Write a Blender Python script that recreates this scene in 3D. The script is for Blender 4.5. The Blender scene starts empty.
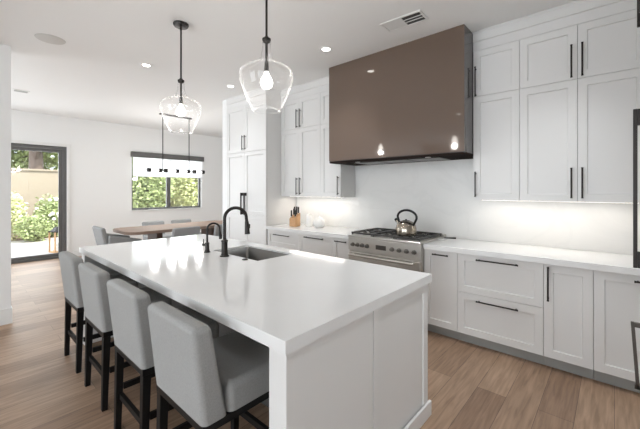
import bpy, bmesh, math, random
from mathutils import Vector, Matrix

PI = math.pi
R = math.radians
random.seed(7)
S = bpy.context.scene
COL = S.collection

# ------------------------------------------------------------------ camera
cd = bpy.data.cameras.new('camera')
cam = bpy.data.objects.new('camera', cd)
COL.objects.link(cam)
cam.location = (0, 0, 1.465)
cam.rotation_euler = (PI / 2, 0, R(41.87))
cd.sensor_width = 36
cd.lens = 328.5 / 640 * 36
cd.shift_y = -24.5 / 640
cd.clip_start = 0.02
S.camera = cam

# ------------------------------------------------------------------ view, world, sun, daylight
S.view_settings.view_transform = 'Standard'
S.view_settings.look = 'None'
S.view_settings.gamma = 1
S.view_settings.exposure = 0.04
W = bpy.data.worlds.new('sky'); S.world = W
W.use_nodes = True
bg = W.node_tree.nodes['Background']
bg.inputs['Color'].default_value = (0.86, 0.93, 1.0, 1)
bg.inputs['Strength'].default_value = 4.5

def lamp(name, kind, loc, rot, energy, color=(1, 1, 1), **kw):
    l = bpy.data.lights.new(name, kind)
    l.energy = energy; l.color = color
    for k, v in kw.items(): setattr(l, k, v)
    o = bpy.data.objects.new(name, l); COL.objects.link(o)
    o.location = loc; o.rotation_euler = rot
    return o
lamp('sun', 'SUN', (-9, 8, 12), (R(38), 0, R(112)), 6, (1, .95, .86), angle=R(1.0))
# fill lamps added behind the camera, set outside unseen made-up windows
DAY = (0.87, 0.94, 1.0)
lamp('fill_behind_camera', 'AREA', (-2.9, -5.13, 1.55), (PI / 2, 0, 0), 75, DAY, shape='RECTANGLE', size=2.6, size_y=2.3)
lamp('fill_behind_camera', 'AREA', (1.5, -5.13, 1.55), (PI / 2, 0, 0), 80, DAY, shape='RECTANGLE', size=3.4, size_y=2.3)
lamp('daylight_dining_window', 'AREA', (-9.12, 3.85, 1.67), (PI / 2, 0, -PI / 2), 25, DAY, shape='RECTANGLE', size=1.8, size_y=1.4)
lamp('daylight_sliding_door', 'AREA', (-9.12, 0.65, 1.2), (PI / 2, 0, -PI / 2), 40, DAY, shape='RECTANGLE', size=1.9, size_y=2.2)
lamp('fill_dining_side', 'AREA', (-7.0, -3.13, 1.5), (PI / 2, 0, 0), 110, DAY, shape='RECTANGLE', size=2.6, size_y=2.2)  # unseen fill lamp added to brighten the dining walls

# ------------------------------------------------------------------ materials
def srgb(r, g, b):
    f = lambda c: (c / 255 / 12.92) if c / 255 <= .04045 else ((c / 255 + .055) / 1.055) ** 2.4
    return (f(r), f(g), f(b), 1)

def mat(name, col, rough=.5, metal=0, noise=0, nscale=20, bump=0, bscale=200, stretch=(1, 1, 1), coat=0, spec=.5):
    m = bpy.data.materials.new(name); m.use_nodes = True
    nt = m.node_tree; b = nt.nodes['Principled BSDF']
    b.inputs['Base Color'].default_value = col
    b.inputs['Roughness'].default_value = rough
    b.inputs['Metallic'].default_value = metal
    b.inputs['Coat Weight'].default_value = coat
    b.inputs['Specular IOR Level'].default_value = spec
    tc = nt.nodes.new('ShaderNodeTexCoord')
    mp = nt.nodes.new('ShaderNodeMapping'); mp.inputs['Scale'].default_value = stretch
    nt.links.new(tc.outputs['Object'], mp.inputs['Vector'])
    n = nt.nodes.new('ShaderNodeTexNoise'); n.inputs['Scale'].default_value = nscale
    n.inputs['Detail'].default_value = 4
    nt.links.new(mp.outputs['Vector'], n.inputs['Vector'])
    mx = nt.nodes.new('ShaderNodeMix'); mx.data_type = 'RGBA'
    k = 1 - noise
    mx.inputs[6].default_value = (col[0] * k, col[1] * k, col[2] * k, 1)
    mx.inputs[7].default_value = (min(1, col[0] * (1 + noise)), min(1, col[1] * (1 + noise)), min(1, col[2] * (1 + noise)), 1)
    nt.links.new(n.outputs['Fac'], mx.inputs[0])
    nt.links.new(mx.outputs[2], b.inputs['Base Color'])
    if bump:
        n2 = nt.nodes.new('ShaderNodeTexNoise'); n2.inputs['Scale'].default_value = bscale
        nt.links.new(mp.outputs['Vector'], n2.inputs['Vector'])
        bp = nt.nodes.new('ShaderNodeBump'); bp.inputs['Strength'].default_value = bump
        bp.inputs['Distance'].default_value = .002
        nt.links.new(n2.outputs['Fac'], bp.inputs['Height'])
        nt.links.new(bp.outputs['Normal'], b.inputs['Normal'])
    return m

def emis(name, col, strength):
    m = bpy.data.materials.new(name); m.use_nodes = True
    nt = m.node_tree; nt.nodes.clear()
    o = nt.nodes.new('ShaderNodeOutputMaterial'); e = nt.nodes.new('ShaderNodeEmission')
    e.inputs['Color'].default_value = col; e.inputs['Strength'].default_value = strength
    nt.links.new(e.outputs[0], o.inputs[0])
    return m

def glass_mat(name, ior=.05, tint=(1, 1, 1, 1), edge=0):
    # thin clear glass: transparent, with Fresnel reflection
    m = bpy.data.materials.new(name); m.use_nodes = True
    nt = m.node_tree; nt.nodes.clear()
    o = nt.nodes.new('ShaderNodeOutputMaterial'); mx = nt.nodes.new('ShaderNodeMixShader')
    t = nt.nodes.new('ShaderNodeBsdfTransparent'); t.inputs[0].default_value = tint
    g = nt.nodes.new('ShaderNodeBsdfGlossy'); g.inputs['Roughness'].default_value = .02
    lw = nt.nodes.new('ShaderNodeLayerWeight'); lw.inputs['Blend'].default_value = .5
    pw = nt.nodes.new('ShaderNodeMath'); pw.operation = 'POWER'; pw.inputs[1].default_value = 3.2
    ma = nt.nodes.new('ShaderNodeMath'); ma.operation = 'MULTIPLY_ADD'; ma.inputs[1].default_value = .75; ma.inputs[2].default_value = ior
    nt.links.new(lw.outputs['Facing'], pw.inputs[0]); nt.links.new(pw.outputs[0], ma.inputs[0]); nt.links.new(ma.outputs[0], mx.inputs[0])
    tl = nt.nodes.new('ShaderNodeBsdfTranslucent'); tl.inputs[0].default_value = (.9, .9, .9, 1)
    m2 = nt.nodes.new('ShaderNodeMixShader'); m2.inputs[0].default_value = edge
    nt.links.new(g.outputs[0], m2.inputs[1]); nt.links.new(tl.outputs[0], m2.inputs[2])
    nt.links.new(t.outputs[0], mx.inputs[1]); nt.links.new(m2.outputs[0], mx.inputs[2])
    nt.links.new(mx.outputs[0], o.inputs[0])
    return m

def floor_mat():
    m = bpy.data.materials.new('oak_planks'); m.use_nodes = True
    nt = m.node_tree; b = nt.nodes['Principled BSDF']; L = nt.links.new
    tc = nt.nodes.new('ShaderNodeTexCoord')
    mp = nt.nodes.new('ShaderNodeMapping'); mp.inputs['Rotation'].default_value = (0, 0, PI / 2)
    L(tc.outputs['Object'], mp.inputs['Vector'])
    br = nt.nodes.new('ShaderNodeTexBrick')
    br.offset = .37; br.inputs['Scale'].default_value = 1
    br.inputs['Brick Width'].default_value = 1.9; br.inputs['Row Height'].default_value = .19
    br.inputs['Mortar Size'].default_value = .0016; br.inputs['Mortar Smooth'].default_value = .2
    br.inputs['Bias'].default_value = 0
    br.inputs['Color1'].default_value = srgb(174, 146, 122)
    br.inputs['Color2'].default_value = srgb(142, 115, 94)
    br.inputs['Mortar'].default_value = srgb(98, 80, 68)
    L(mp.outputs[0], br.inputs['Vector'])
    st = nt.nodes.new('ShaderNodeMapping'); st.inputs['Scale'].default_value = (14, 1.1, 1)
    L(tc.outputs['Object'], st.inputs['Vector'])
    n = nt.nodes.new('ShaderNodeTexNoise'); n.inputs['Scale'].default_value = 3; n.inputs['Detail'].default_value = 8
    n.inputs['Distortion'].default_value = .6
    L(st.outputs[0], n.inputs['Vector'])
    cr = nt.nodes.new('ShaderNodeValToRGB')
    cr.color_ramp.elements[0].position = .3; cr.color_ramp.elements[0].color = (.68, .66, .64, 1)
    cr.color_ramp.elements[1].position = .7; cr.color_ramp.elements[1].color = (1.14, 1.14, 1.14, 1)
    L(n.outputs['Fac'], cr.inputs[0])
    mu = nt.nodes.new('ShaderNodeMix'); mu.data_type = 'RGBA'; mu.blend_type = 'MULTIPLY'; mu.inputs[0].default_value = 1
    L(br.outputs['Color'], mu.inputs[6]); L(cr.outputs[0], mu.inputs[7])
    # knots
    v = nt.nodes.new('ShaderNodeTexVoronoi'); v.inputs['Scale'].default_value = 1.5
    mk = nt.nodes.new('ShaderNodeMapping'); mk.inputs['Scale'].default_value = (1.5, .8, 1)
    L(tc.outputs['Object'], mk.inputs['Vector']); L(mk.outputs[0], v.inputs['Vector'])
    kr = nt.nodes.new('ShaderNodeValToRGB')
    kr.color_ramp.elements[0].position = .02; kr.color_ramp.elements[0].color = (.3, .26, .22, 1)
    kr.color_ramp.elements[1].position = .045; kr.color_ramp.elements[1].color = (1, 1, 1, 1)
    L(v.outputs['Distance'], kr.inputs[0])
    m2 = nt.nodes.new('ShaderNodeMix'); m2.data_type = 'RGBA'; m2.blend_type = 'MULTIPLY'; m2.inputs[0].default_value = .8
    L(mu.outputs[2], m2.inputs[6]); L(kr.outputs[0], m2.inputs[7])
    L(m2.outputs[2], b.inputs['Base Color'])
    b.inputs['Roughness'].default_value = .45
    bp = nt.nodes.new('ShaderNodeBump'); bp.inputs['Strength'].default_value = .12; bp.inputs['Distance'].default_value = .003
    L(n.outputs['Fac'], bp.inputs['Height']); L(bp.outputs[0], b.inputs['Normal'])
    return m

def quartz_mat(name, base, rough, vein=.06):
    m = bpy.data.materials.new(name); m.use_nodes = True
    nt = m.node_tree; b = nt.nodes['Principled BSDF']; L = nt.links.new
    tc = nt.nodes.new('ShaderNodeTexCoord')
    n = nt.nodes.new('ShaderNodeTexNoise'); n.inputs['Scale'].default_value = 1.3; n.inputs['Detail'].default_value = 6
    n.inputs['Distortion'].default_value = 1.2
    L(tc.outputs['Object'], n.inputs['Vector'])
    cr = nt.nodes.new('ShaderNodeValToRGB'); e = cr.color_ramp.elements
    e[0].position = .46; e[0].color = base
    e[1].position = .54; e[1].color = base
    x = e.new(.5); x.color = (base[0] * (1 - vein), base[1] * (1 - vein), base[2] * (1 - vein), 1)
    L(n.outputs['Fac'], cr.inputs[0]); L(cr.outputs[0], b.inputs['Base Color'])
    b.inputs['Roughness'].default_value = rough
    return m

M = {}
M['wall'] = mat('wall_paint', srgb(236, 236, 235), .75, bump=.05, bscale=300)
M['ceiling'] = mat('ceiling_paint', srgb(236, 236, 235), .85)
M['trim'] = mat('white_trim_paint', srgb(228, 228, 226), .45)
M['cab'] = mat('white_cabinet_lacquer', srgb(222, 221, 219), .38)
M['toe'] = mat('toe_kick_grey', srgb(160, 160, 157), .5)
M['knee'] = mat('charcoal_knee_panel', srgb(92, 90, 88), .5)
M['spk'] = mat('speaker_cloth', srgb(205, 204, 201), .9)
M['gap'] = mat('gap_shade_grey', srgb(120, 117, 113), .7)  # grey that paints in the shade seen through the door gaps
M['floor'] = floor_mat()
M['quartz'] = quartz_mat('white_quartz', srgb(228, 228, 227), .085, .01)
M['slab'] = quartz_mat('pale_stone_slab', srgb(224, 223, 220), .3, .03)
M['bronze'] = mat('dark_bronze', srgb(52, 49, 47), .38, .7)
M['black'] = mat('black_metal', srgb(34, 33, 33), .35, .5)
M['hood'] = mat('brown_back_painted_glass', srgb(104, 88, 77), .06, 0, coat=.3)
M['hoodside'] = mat('dark_grey_hood_side', srgb(86, 82, 80), .12)
M['hooddark'] = mat('hood_underside_dark', srgb(38, 30, 27), .9, spec=.1)
M['steel'] = mat('brushed_steel', srgb(205, 202, 197), .34, 1, noise=.06, nscale=40, stretch=(1, 1, 30))
M['kettle'] = mat('kettle_steel', srgb(158, 150, 138), .2, 1, noise=.1, nscale=8, stretch=(3, 3, .2))
M['knobsteel'] = mat('knob_steel', srgb(132, 129, 125), .3, 1)
M['steeldark'] = mat('dark_steel', srgb(96, 92, 88), .35, .9)
M['sink'] = mat('brushed_sink_steel', srgb(118, 117, 115), .38, .9, noise=.05, nscale=60, stretch=(1, 20, 1))
M['iron'] = mat('cast_iron', srgb(66, 64, 62), .42, .2)
M['glassblack'] = mat('black_glass', srgb(30, 30, 30), .08)
M['fabric'] = mat('light_grey_linen', srgb(157, 157, 155), .95, noise=.16, nscale=150, bump=.8, bscale=330, spec=.2)
M['fabric2'] = mat('grey_dining_fabric', srgb(150, 151, 151), .95, noise=.06, nscale=200, bump=.4, bscale=350, spec=.2)
M['darkwood'] = mat('espresso_wood', srgb(17, 16, 16), .5, spec=.3, noise=.2, nscale=12, stretch=(8, 8, 1))
M['tablewood'] = mat('walnut_table_wood', srgb(140, 119, 106), .6, spec=.25, noise=.3, nscale=6, stretch=(10, 1, 1))
M['pedwood'] = mat('dark_walnut_wood', srgb(92, 68, 56), .5, noise=.3, nscale=6, stretch=(6, 6, 1))
M['blockwood'] = mat('light_knife_block_wood', srgb(196, 152, 108), .5, noise=.2, nscale=10, stretch=(6, 6, 1))
M['ceramic'] = mat('white_ceramic', srgb(232, 230, 226), .25)
M['glass'] = glass_mat('clear_glass', .06, edge=.3)
M['pane'] = glass_mat('window_glass', .05)
M['frame'] = mat('charcoal_window_frame', srgb(98, 97, 96), .5, .1)
M['shade'] = bpy.data.materials.new('translucent_white_shade')
_m = M['shade']; _m.use_nodes = True; _nt = _m.node_tree; _nt.nodes.clear()
_o = _nt.nodes.new('ShaderNodeOutputMaterial'); _mx = _nt.nodes.new('ShaderNodeMixShader'); _mx.inputs[0].default_value = .65
_d = _nt.nodes.new('ShaderNodeBsdfDiffuse'); _d.inputs[0].default_value = (.92, .92, .92, 1)
_t = _nt.nodes.new('ShaderNodeBsdfTranslucent'); _t.inputs[0].default_value = (.97, .97, .97, 1)
_nt.links.new(_d.outputs[0], _mx.inputs[1]); _nt.links.new(_t.outputs[0], _mx.inputs[2]); _nt.links.new(_mx.outputs[0], _o.inputs[0])
M['bulb'] = emis('glowing_bulb', (1, .95, .88, 1), 14)
M['led'] = emis('downlight_led', (1, .96, .9, 1), 12)
M['strip'] = emis('led_strip', (1, .93, .84, 1), 6)
M['tube'] = emis('lit_glass_tube', (1, .97, .93, 1), 2.2)
M['leaf'] = mat('leaf_green', srgb(158, 170, 116), .6, noise=.5, nscale=3)
M['leaflight'] = mat('leaf_light_green', srgb(204, 208, 154), .6, noise=.45, nscale=3)
M['leafdark'] = mat('leaf_dark_green', srgb(60, 78, 44), .6, noise=.5, nscale=3)
M['petal'] = mat('white_petals', srgb(236, 234, 220), .7)
M['bark'] = mat('bark', srgb(112, 98, 88), .9, noise=.3, nscale=8, stretch=(6, 6, 1))
M['patio'] = mat('pale_patio_stone', srgb(176, 172, 167), .8, noise=.08, nscale=3)
M['soil'] = mat('soil', srgb(98, 84, 70), .95, noise=.3, nscale=10)
M['stucco'] = mat('beige_garden_wall', srgb(150, 139, 122), .9, noise=.08, nscale=6)

# ------------------------------------------------------------------ mesh helpers
def box(bm, x0, x1, y0, y1, z0, z1, bev=0, seg=2, lean=None):
    r = bmesh.ops.create_cube(bm, size=1)
    vs = r['verts']
    for v in vs:
        v.co = Vector((x0 + (v.co.x + .5) * (x1 - x0), y0 + (v.co.y + .5) * (y1 - y0), z0 + (v.co.z + .5) * (z1 - z0)))
    if bev:
        es = list({e for v in vs for e in v.link_edges})
        rr = bmesh.ops.bevel(bm, geom=es, offset=bev, segments=seg, profile=.5, affect='EDGES')
        vs = list({v for f in rr['faces'] for v in f.verts} | {v for v in vs if v.is_valid})
    return vs

def soft_box(bm, x0, x1, y0, y1, z0, z1, bev, seg=4):
    # rounded box whose bottom edges stay square
    vs = box(bm, x0, x1, y0, y1, z0, z1)
    es = [e for e in {e for v in vs for e in v.link_edges} if max(v.co.z for v in e.verts) > z0 + 1e-4]
    rr = bmesh.ops.bevel(bm, geom=es, offset=bev, segments=seg, profile=.5, affect='EDGES')
    return list({v for f in rr['faces'] for v in f.verts} | {v for v in vs if v.is_valid})

def cyl(bm, p0, p1, r, r2=None, seg=16):
    p0, p1 = Vector(p0), Vector(p1); d = p1 - p0
    q = Vector((0, 0, 1)).rotation_difference(d.normalized()).to_matrix().to_4x4()
    mtx = Matrix.Translation((p0 + p1) / 2) @ q
    return bmesh.ops.create_cone(bm, cap_ends=True, segments=seg, radius1=r, radius2=r if r2 is None else r2, depth=d.length, matrix=mtx)['verts']

def lathe(bm, prof, c=(0, 0, 0), seg=32):
    rings = []
    for r, z in prof:
        if r < 1e-5:
            rings.append([bm.verts.new((c[0], c[1], c[2] + z))])
        else:
            rings.append([bm.verts.new((c[0] + r * math.cos(2 * PI * k / seg), c[1] + r * math.sin(2 * PI * k / seg), c[2] + z)) for k in range(seg)])
    for a, b in zip(rings, rings[1:]):
        for k in range(seg):
            k2 = (k + 1) % seg
            if len(a) == 1 and len(b) == 1: continue
            if len(a) == 1: bm.faces.new((a[0], b[k], b[k2]))
            elif len(b) == 1: bm.faces.new((a[k], a[k2], b[0]))
            else: bm.faces.new((a[k], a[k2], b[k2], b[k]))

def tube(bm, pts, rad, seg=12, closed=False):
    pts = [Vector(p) for p in pts]; n = len(pts); rings = []
    rs = rad if isinstance(rad, (list, tuple)) else [rad] * n
    up = None
    for i, p in enumerate(pts):
        if closed: t = (pts[(i + 1) % n] - pts[i - 1]).normalized()
        else: t = (pts[min(i + 1, n - 1)] - pts[max(i - 1, 0)]).normalized()
        if up is None:
            up = t.orthogonal().normalized()
        up = (up - t * up.dot(t)).normalized(); sd = t.cross(up)
        rings.append([bm.verts.new(p + (up * math.cos(2 * PI * k / seg) + sd * math.sin(2 * PI * k / seg)) * rs[i]) for k in range(seg)])
    for i in range(n if closed else n - 1):
        a, b = rings[i], rings[(i + 1) % n]
        for k in range(seg):
            bm.faces.new((a[k], a[(k + 1) % seg], b[(k + 1) % seg], b[k]))
    if not closed:
        bm.faces.new(rings[0][::-1]); bm.faces.new(rings[-1])

def prism(bm, outline, z0, z1):
    a = [bm.verts.new((x, y, z0)) for x, y in outline]; b = [bm.verts.new((x, y, z1)) for x, y in outline]
    n = len(a)
    bm.faces.new(a[::-1]); bm.faces.new(b)
    for i in range(n): bm.faces.new((a[i], a[(i + 1) % n], b[(i + 1) % n], b[i]))

def obj(name, bm, m, parent=None, smooth=False, wn=False, label=None):
    bmesh.ops.recalc_face_normals(bm, faces=bm.faces[:])
    me = bpy.data.meshes.new(name)
    if smooth or wn:
        for f in bm.faces: f.smooth = True
    bm.to_mesh(me); bm.free()
    if smooth or wn: me.set_sharp_from_angle(angle=R(40))
    me.materials.append(M[m])
    o = bpy.data.objects.new(name, me); COL.objects.link(o)
    if wn:
        md = o.modifiers.new('weighted', 'WEIGHTED_NORMAL'); md.weight = 80; md.keep_sharp = True
    if parent: o.parent = parent
    if label: o['label'] = label
    return o

def B(): return bmesh.new()

def tag(o, label, cat, group=None, kind=None):
    o['label'] = label; o['category'] = cat
    if group: o['group'] = group
    if kind: o['kind'] = kind
    return o

def thing(name, label, cat, loc=(0, 0, 0), rz=0, group=None):
    o = bpy.data.objects.new(name, None); COL.objects.link(o)
    o.empty_display_size = .05
    o.location = loc; o.rotation_euler = (0, 0, rz)
    return tag(o, label, cat, group)

def struct(name, bm, m, parent=None, **kw):
    o = obj(name, bm, m, parent, **kw)
    if not parent: o['kind'] = 'structure'
    return o

def copy_tree(o, parent=None):
    c = o.copy(); COL.objects.link(c); c.parent = parent
    for ch in list(o.children): copy_tree(ch, c)
    return c

# ================================================================== THE ROOM
CZ = 3.05
bm = B(); box(bm, -9.0, 4.1, -5.1, 6.6, -.1, 0); struct('floor', bm, 'floor')
bm = B(); box(bm, -9.0, 4.1, -5.1, 6.6, CZ, CZ + .2); struct('ceiling', bm, 'ceiling')
bm = B(); box(bm, -5.2, 1.0, 3.85, 4.0, 0, CZ); struct('wall_back', bm, 'wall')
bm = B(); box(bm, .87, 1.0, .9, 3.849, 0, CZ); struct('wall_right', bm, 'wall')
bm = B(); box(bm, 1.001, 4.1, .9, 1.05, 0, CZ); struct('wall_return', bm, 'wall')
bm = B(); box(bm, -5.2, -5.062, 3.2, 3.849, 0, CZ); box(bm, -5.2, -5.062, 4.001, 6.5, 0, CZ); struct('wall_partition', bm, 'wall')
bm = B(); box(bm, -9.0, -5.06, 6.501, 6.6, 0, CZ); struct('wall_dining', bm, 'wall')
bm = B(); box(bm, -5.1, -4.95, -4.95, .423, 0, CZ); struct('wall_left', bm, 'wall')
bm = B(); box(bm, -4.949, -4.935, -4.95, .423, 0, .17); box(bm, -5.1, -4.935, .424, .432, 0, .17); struct('baseboard_left', bm, 'trim')
# far dining wall with a window and a sliding door cut out of it
WY0, WY1, WZ0, WZ1 = 2.93, 4.76, .96, 2.38
DY0, DY1, DZ1 = -.35, 1.645, 2.40
bm = B()
XF0, XF1 = -9.0, -8.85
box(bm, XF0, XF1, -3.0, DY0, 0, CZ)
box(bm, XF0, XF1, DY0, DY1, DZ1, CZ)
box(bm, XF0, XF1, DY1, WY0, 0, CZ)
box(bm, XF0, XF1, WY0, WY1, 0, WZ0)
box(bm, XF0, XF1, WY0, WY1, WZ1, CZ)
box(bm, XF0, XF1, WY1, 6.5, 0, CZ)
struct('wall_far', bm, 'wall')
bm = B(); box(bm, -8.849, -8.835, DY1 + .12, 6.49, 0, .12); struct('baseboard_far', bm, 'trim')
bm = B(); box(bm, -8.999, -8.3, -3.1, -2.95, 0, CZ); box(bm, -5.7, -5.101, -3.1, -2.95, 0, CZ)
box(bm, -8.3, -5.7, -3.1, -2.95, 0, .4); box(bm, -8.3, -5.7, -3.1, -2.95, 2.6, CZ); struct('wall_hall', bm, 'wall')
def added_window(name, x0, x1, y, z0, z1):
    bm = B()
    box(bm, x0, x0 + .06, y, y + .06, z0, z1); box(bm, x1 - .06, x1, y, y + .06, z0, z1)
    box(bm, x0 + .06, x1 - .06, y, y + .06, z0, z0 + .06); box(bm, x0 + .06, x1 - .06, y, y + .06, z1 - .06, z1)
    xm = (x0 + x1) / 2; box(bm, xm - .04, xm + .04, y, y + .06, z0 + .06, z1 - .06)
    w_ = struct(name, bm, 'frame')
    for a, b in ((x0 + .06, xm - .04), (xm + .04, x1 - .06)):
        bm = B(); box(bm, a, b, y + .027, y + .033, z0 + .06, z1 - .06); obj('window_pane', bm, 'pane', w_)
added_window('added_window_2', -8.3, -5.7, -3.06, .4, 2.6)  # unseen window added around the dining fill lamp
# living room walls behind the camera, with openings added to let light in
bm = B()
box(bm, -5.1, -4.25, -5.1, -4.951, 0, CZ); box(bm, -1.55, -.25, -5.1, -4.951, 0, CZ); box(bm, 3.25, 4.1, -5.1, -4.951, 0, CZ)
box(bm, -.25, 3.25, -5.1, -4.951, 0, .35); box(bm, -.25, 3.25, -5.1, -4.951, 2.75, CZ)
box(bm, -4.25, -1.55, -5.1, -4.951, 0, .35); box(bm, -4.25, -1.55, -5.1, -4.951, 2.75, CZ)
struct('wall_behind', bm, 'wall')
added_window('added_window_3', -4.25, -1.55, -5.06, .35, 2.75)  # unseen window put in to let light in from behind
added_window('added_window_4', -.25, 3.25, -5.06, .35, 2.75)  # second unseen window, added to light the cabinet fronts
bm = B()
box(bm, 3.95, 4.1, -4.95, .899, 0, CZ)
struct('wall_side', bm, 'wall')

# window in the dining wall
bm = B()
fx0, fx1 = -8.96, -8.90
box(bm, fx0, fx1, WY0, WY0 + .035, WZ0, WZ1); box(bm, fx0, fx1, WY1 - .05, WY1, WZ0, WZ1)
box(bm, fx0, fx1, WY0 + .035, WY1 - .05, WZ0, WZ0 + .05); box(bm, fx0, fx1, WY0 + .035, WY1 - .05, WZ1 - .05, WZ1)
box(bm, fx0, fx1, 3.80, 3.90, WZ0 + .05, WZ1 - .05)
win = struct('window_1', bm, 'frame')
for a, b in ((WY0 + .035, 3.80), (3.90, WY1 - .05)):
    bm = B(); box(bm, -8.935, -8.928, a, b, WZ0 + .05, WZ1 - .05); obj('window_pane', bm, 'pane', win)
bm = B(); box(bm, -8.90, -8.82, WY0 - .03, WY1 + .03, WZ0 - .025, WZ0 + .004); obj('window_sill', bm, 'trim', win)
sh = thing('roller_shade', 'white roller shade half lowered over the dining window under a charcoal valance bar', 'shade', (-8.80, 3.85, 2.4))
bm = B(); box(bm, -.048, .035, -.95, .95, -.12, .01, .004); obj('valance', bm, 'frame', sh)
bm = B(); box(bm, -.018, -.014, -.90, .93, -.58, -.121); obj('shade_fabric', bm, 'shade', sh)
bm = B(); box(bm, -.022, -.010, -.90, .93, -.60, -.581); obj('hem_bar', bm, 'trim', sh)

# sliding door
bm = B()
box(bm, -8.97, -8.88, DY1 - .06, DY1, .0, DZ1); box(bm, -8.97, -8.88, DY0, DY0 + .06, 0, DZ1)
box(bm, -8.97, -8.88, DY0 + .06, DY1 - .06, DZ1 - .06, DZ1); box(bm, -8.97, -8.88, DY0 + .06, DY1 - .06, 0.001, .04)
sd = struct('door_1', bm, 'frame')
bm = B()
y0, y1 = .66, DY1 - .065
box(bm, -8.95, -8.91, y1 - .07, y1, .045, DZ1 - .065); box(bm, -8.95, -8.91, y0, y0 + .07, .045, DZ1 - .065)
box(bm, -8.95, -8.91, y0 + .07, y1 - .07, DZ1 - .13, DZ1 - .065); box(bm, -8.95, -8.91, y0 + .07, y1 - .07, .045, .11)
sash = obj('door_sash', bm, 'frame', sd)
bm = B(); box(bm, -8.934, -8.928, y0 + .07, y1 - .07, .11, DZ1 - .13); obj('door_pane', bm, 'pane', sash)
bm = B(); box(bm, -8.909, -8.88, y0 + .02, y0 + .05, .95, 1.2, .004); obj('door_handle', bm, 'black', sash)
bm = B(); box(bm, -8.90, -8.895, DY0 + .06, .655, .045, DZ1 - .065); obj('door_pane', bm, 'pane', sd)
# white casing
bm = B(); box(bm, -8.849, -8.835, DY1, DY1 + .06, 0, DZ1 + .06, .003); box(bm, -8.849, -8.835, DY0, DY1 - .001, DZ1, DZ1 + .06, .003)
struct('trim_1', bm, 'trim')

# ================================================================== CABINETS
def shaker(bm, x0, x1, z0, z1, y=0, t=.021, fr=.062, dep=.012):
    g = .0018
    x0 += g; x1 -= g; z0 += g; z1 -= g
    bev = .012
    def ring(ax0, ax1, az0, az1, yy): return [bm.verts.new(p) for p in ((ax0, yy, az0), (ax1, yy, az0), (ax1, yy, az1), (ax0, yy, az1))]
    rb = ring(x0, x1, z0, z1, y + t)
    r0 = ring(x0, x1, z0, z1, y)
    r1 = ring(x0 + fr, x1 - fr, z0 + fr, z1 - fr, y)
    r2 = ring(x0 + fr + bev * .3, x1 - fr - bev * .3, z0 + fr + bev * .3, z1 - fr - bev * .3, y + dep)
    for a, b in ((rb, r0), (r0, r1), (r1, r2)):
        for i in range(4): bm.faces.new((a[i], a[(i + 1) % 4], b[(i + 1) % 4], b[i]))
    bm.faces.new(r2); bm.faces.new(rb[::-1])

def pull(parent, p, L, vert, proj=.032, r=.0065, name='handle'):
    # bar pull with two posts; p = centre on the door face (y of face)
    bm = B(); x, y, z = p; h = L / 2
    d = Vector((0, 0, 1)) if vert else Vector((1, 0, 0))
    c = Vector((x, y - proj, z))
    cyl(bm, c - d * h, c + d * h, r, seg=12)
    for s in (-1, 1):
        q = c + d * (h - .016) * s
        cyl(bm, q, Vector((q.x, y + .002, q.z)), r * .85, seg=10)
        cyl(bm, c + d * (h - .004) * s, c + d * (h + .003) * s, r * 1.3, seg=12)
    return obj(name, bm, 'bronze', parent, smooth=True)

def big_pull(parent, p, L, w=.02, proj=.062, bh=.055, lean=0, mat_='bronze'):
    # tall square appliance pull with deep end brackets
    bm = B(); x, y, z = p
    vs = box(bm, x - w / 2, x + w / 2, y - proj, y - proj + w * .8, z - L / 2, z + L / 2, .002)
    for v in vs: v.co.y += lean * (z + L / 2 - v.co.z) / L
    for s in (-1, 1):
        za, zb = (z + L / 2 - bh, z + L / 2) if s > 0 else (z - L / 2, z - L / 2 + bh)
        box(bm, x - w / 2, x + w / 2, y - proj + w * .8, y + .002, za + .001, zb - .001)
    return obj('handle', bm, mat_, parent)

def cabinet(name, label, x0, x1, z0, z1, yf, yb, fronts, group=None, rz=0, loc=None, toe=False, cat='cabinet', fr=.062, ends=None):
    """fronts: list of (kind, ax0, ax1, az0, az1, handle) in local coordinates (x from 0 to width, z from 0)"""
    w = x1 - x0
    root = thing(name, label, cat, loc or (x0, yf, z0), rz, group)
    h = z1 - z0; d = yb - yf
    bm = B(); box(bm, .0006, w - .0006, .0225, d, 0 if not toe else .104, h)
    obj('body', bm, 'cab' if ends is None else ends, root)
    if toe:
        bm = B(); box(bm, .001, w - .001, .075, d - .01, 0.001, .1035); obj('toe_kick', bm, 'toe', root)
    # a grey sheet paints in the shade behind the door gaps
    for kind, a0, a1, c0, c1, hd in fronts:
        bm = B(); shaker(bm, a0, a1, c0, c1, fr=fr)
        f = obj(kind, bm, 'cab', root)
        if hd:
            for q in (hd if isinstance(hd, list) else [hd]):
                if q[0] == 'v': pull(f, (q[1], 0, q[2]), q[3], True)
                elif q[0] == 'h': pull(f, (q[1], 0, q[2]), q[3], False)
                elif q[0] == 'big': big_pull(f, (q[1], 0, q[2]), q[3], *q[4:])
    bm = B(); box(bm, .0012, w - .0012, .0212, .0224, (.106 if toe else .0015), h - .0015); obj('gap_shade', bm, 'gap', root)
    return root

YB, YU, YWALL = 3.225, 3.50, 3.849
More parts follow.
